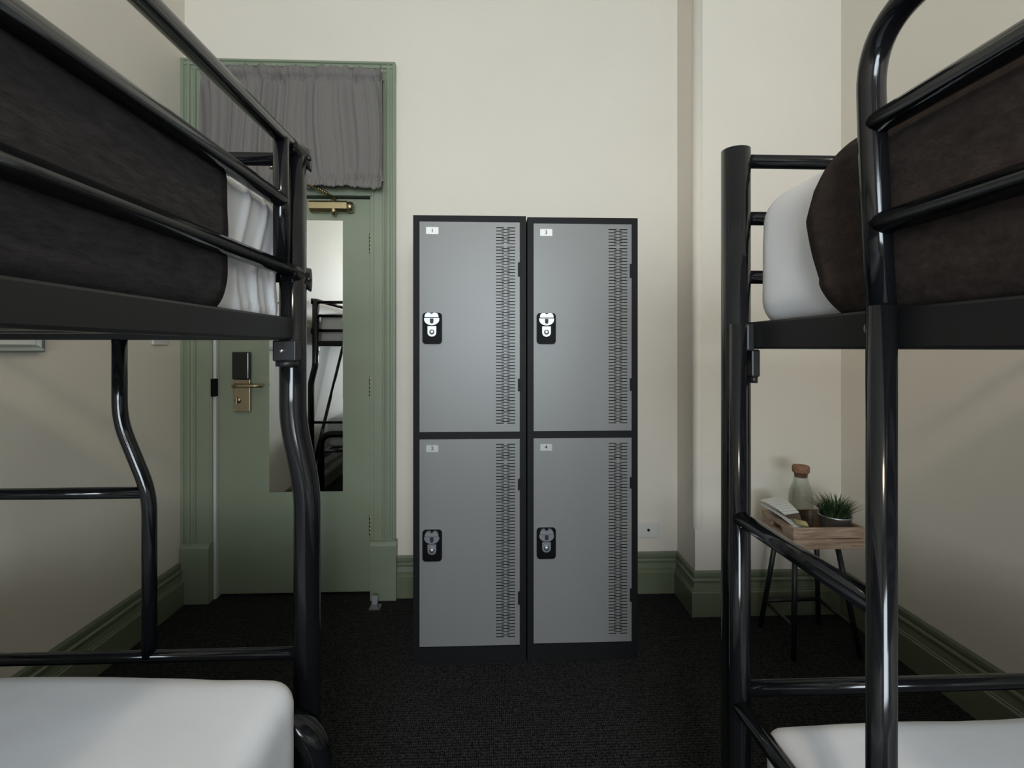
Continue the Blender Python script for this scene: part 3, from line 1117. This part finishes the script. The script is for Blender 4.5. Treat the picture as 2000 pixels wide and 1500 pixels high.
ZB = TZ0 + .0085
cf = thing('carafe', 'clear glass carafe with cork stopper in the crate', 'carafe', (1.297, 1.988, ZB))
po = [(.004, 0), (.044, 0), (.047, .006), (.047, .150), (.044, .175), (.030, .215), (.0275, .235), (.030, .252)]
pi_ = [(.027, .252), (.0245, .235), (.027, .214), (.0415, .174), (.0445, .150), (.0445, .010), (.004, .008)]
bm = N()
lathe(bm, po + pi_, cf.location, 36)
obj('bottle', bm, 'glass', cf)
bm = N()
lathe(bm, [(.004, 0), (.024, 0), (.026, .018), (.031, .020), (.033, .024), (.033, .044), (.030, .048), (.004, .049)], cf.location + Vector((0, 0, .233)), 28)
obj('stopper', bm, 'cork', cf)

pp = thing('potted_grass', 'small potted grass in a zinc pot in the crate', 'potted plant', (1.385, 1.905, ZB))
bm = N()
lathe(bm, [(.004, 0), (.046, 0), (.049, .004), (.058, .094), (.061, .097), (.061, .103), (.0575, .103), (.055, .094), (.053, .086), (.004, .084)], pp.location, 36)
obj('pot', bm, 'zinc', pp)
bm = N()
lathe(bm, [(.003, .084), (.0535, .086), (.05, .092), (.003, .096)], pp.location, 24)
obj('soil', bm, 'soil', pp)
bm = N()
rg = random.Random(4)
for i in range(330):
    a = rg.uniform(0, 2 * math.pi)
    r0 = .046 * math.sqrt(rg.random())
    b0 = pp.location + Vector((r0 * math.cos(a), r0 * math.sin(a), .090))
    a2 = a + rg.gauss(0, .5)
    lean = (r0 / .046) * rg.uniform(.5, 1.0) * .075 + rg.uniform(0, .012)
    hgt = rg.uniform(.065, .125) * (1 - .3 * (r0 / .046) ** 2)
    dirv = Vector((math.cos(a2), math.sin(a2), 0))
    sd = Vector((-dirv.y, dirv.x, 0)) * .0022
    prev = None
    for k in range(6):
        t = k / 5
        c_ = b0 + dirv * lean * t ** 1.6 + Vector((0, 0, hgt * (t - .18 * t * t)))
        w = (1 - t) ** .6 + .02
        cur_ = (bm.verts.new(c_ - sd * w), bm.verts.new(c_ + dirv * .0008 * w), bm.verts.new(c_ + sd * w))
        if prev:
            for q in range(2):
                bm.faces.new((prev[q], prev[q + 1], cur_[q + 1], cur_[q])).smooth = True
        prev = cur_
gr = obj('grass', bm, 'grass', pp, 'spiky green blades')
gr['kind'] = 'stuff'


def sheetlet(corners, th):
    """a thin folded leaflet from four corners"""
    bm = N()
    A, B, C, D = [Vector(c) for c in corners]
    n = (B - A).cross(D - A).normalized() * th
    if n.z < 0:
        n = -n
    NS = 8
    lo, up = [], []
    for i in range(NS + 1):
        t = i / NS
        sag = Vector((0, 0, .006 * math.sin(math.pi * t)))
        l, r_ = A.lerp(D, t) + sag, B.lerp(C, t) + sag
        lo.append((bm.verts.new(l), bm.verts.new(r_)))
        up.append((bm.verts.new(l + n), bm.verts.new(r_ + n)))
    for i in range(NS):
        bm.faces.new((up[i][0], up[i][1], up[i + 1][1], up[i + 1][0]))
        bm.faces.new((lo[i][0], lo[i + 1][0], lo[i + 1][1], lo[i][1]))
        for q in (0, 1):
            bm.faces.new((lo[i][q], up[i][q], up[i + 1][q], lo[i + 1][q]))
    for i in (0, NS):
        bm.faces.new((lo[i][0], lo[i][1], up[i][1], up[i][0]))
    return bm


l1 = obj('booklet', sheetlet([(1.1775, 1.848, .553), (1.240, 1.862, .533), (1.250, 2.02, .560), (1.150, 2.035, .580)], .006), 'paper')
tag(l1, 'white printed booklet leaning over the crate edge', 'booklet')
l2 = obj('leaflet', sheetlet([(1.180, 1.910, .5785), (1.243, 1.915, .585), (1.232, 2.030, .617), (1.142, 2.030, .602)], .0015), 'paper')
tag(l2, 'loose white leaflet lying over the top of the booklet', 'leaflet')
l3 = obj('leaflet', sheetlet([(1.190, 1.902, .566), (1.246, 1.906, .556), (1.278, 1.975, .562), (1.185, 1.975, .578)], .0015), 'leaf_brown')
tag(l3, 'brown printed leaflet lying on the booklet under the white leaflet', 'leaflet')
l4 = obj('card', sheetlet([(1.193, 1.853, .563), (1.242, 1.855, .549), (1.256, 1.900, .556), (1.195, 1.898, .568)], .0015), 'leaf_yellow')
tag(l4, 'yellow printed card on the booklet at the crate front', 'card')

# ---------------------------------------------------------------- unseen pendant behind the camera, form and place made up for warm fill
LX, LY, LZ = .05, -.55, 2.62
pd = thing('fill_pendant', 'unseen white conical pendant added for warm fill over the aisle', 'lamp', (LX, LY, LZ))
bm = N()
lathe(bm, [(.004, CEIL - LZ - .03), (.045, CEIL - LZ - .03), (.045, CEIL - LZ), (.004, CEIL - LZ)], pd.location, 24)
obj('ceiling_rose', bm, 'plastic', pd)
obj('cord', tube(N(), [(LX, LY, CEIL - .03), (LX, LY, LZ + .16)], .004, 10), 'ink', pd)
bm = N()
lathe(bm, [(.015, .17), (.03, .165), (.17, .02), (.172, .0), (.166, .0), (.164, .018), (.026, .158), (.012, .160)], pd.location, 36)
obj('fill_shade', bm, 'plastic', pd)  # added shade, keeps the fill off the ceiling and upper walls
pl_ = bpy.data.lights.new('fill_bulb', 'POINT')  # warm fill light inside the added pendant
pl_.energy = 26
pl_.color = (1.0, .84, .66)
pl_.shadow_soft_size = .05
plo = bpy.data.objects.new('fill_bulb', pl_)
plo.location = (LX, LY, LZ + .035)
COL.objects.link(plo)
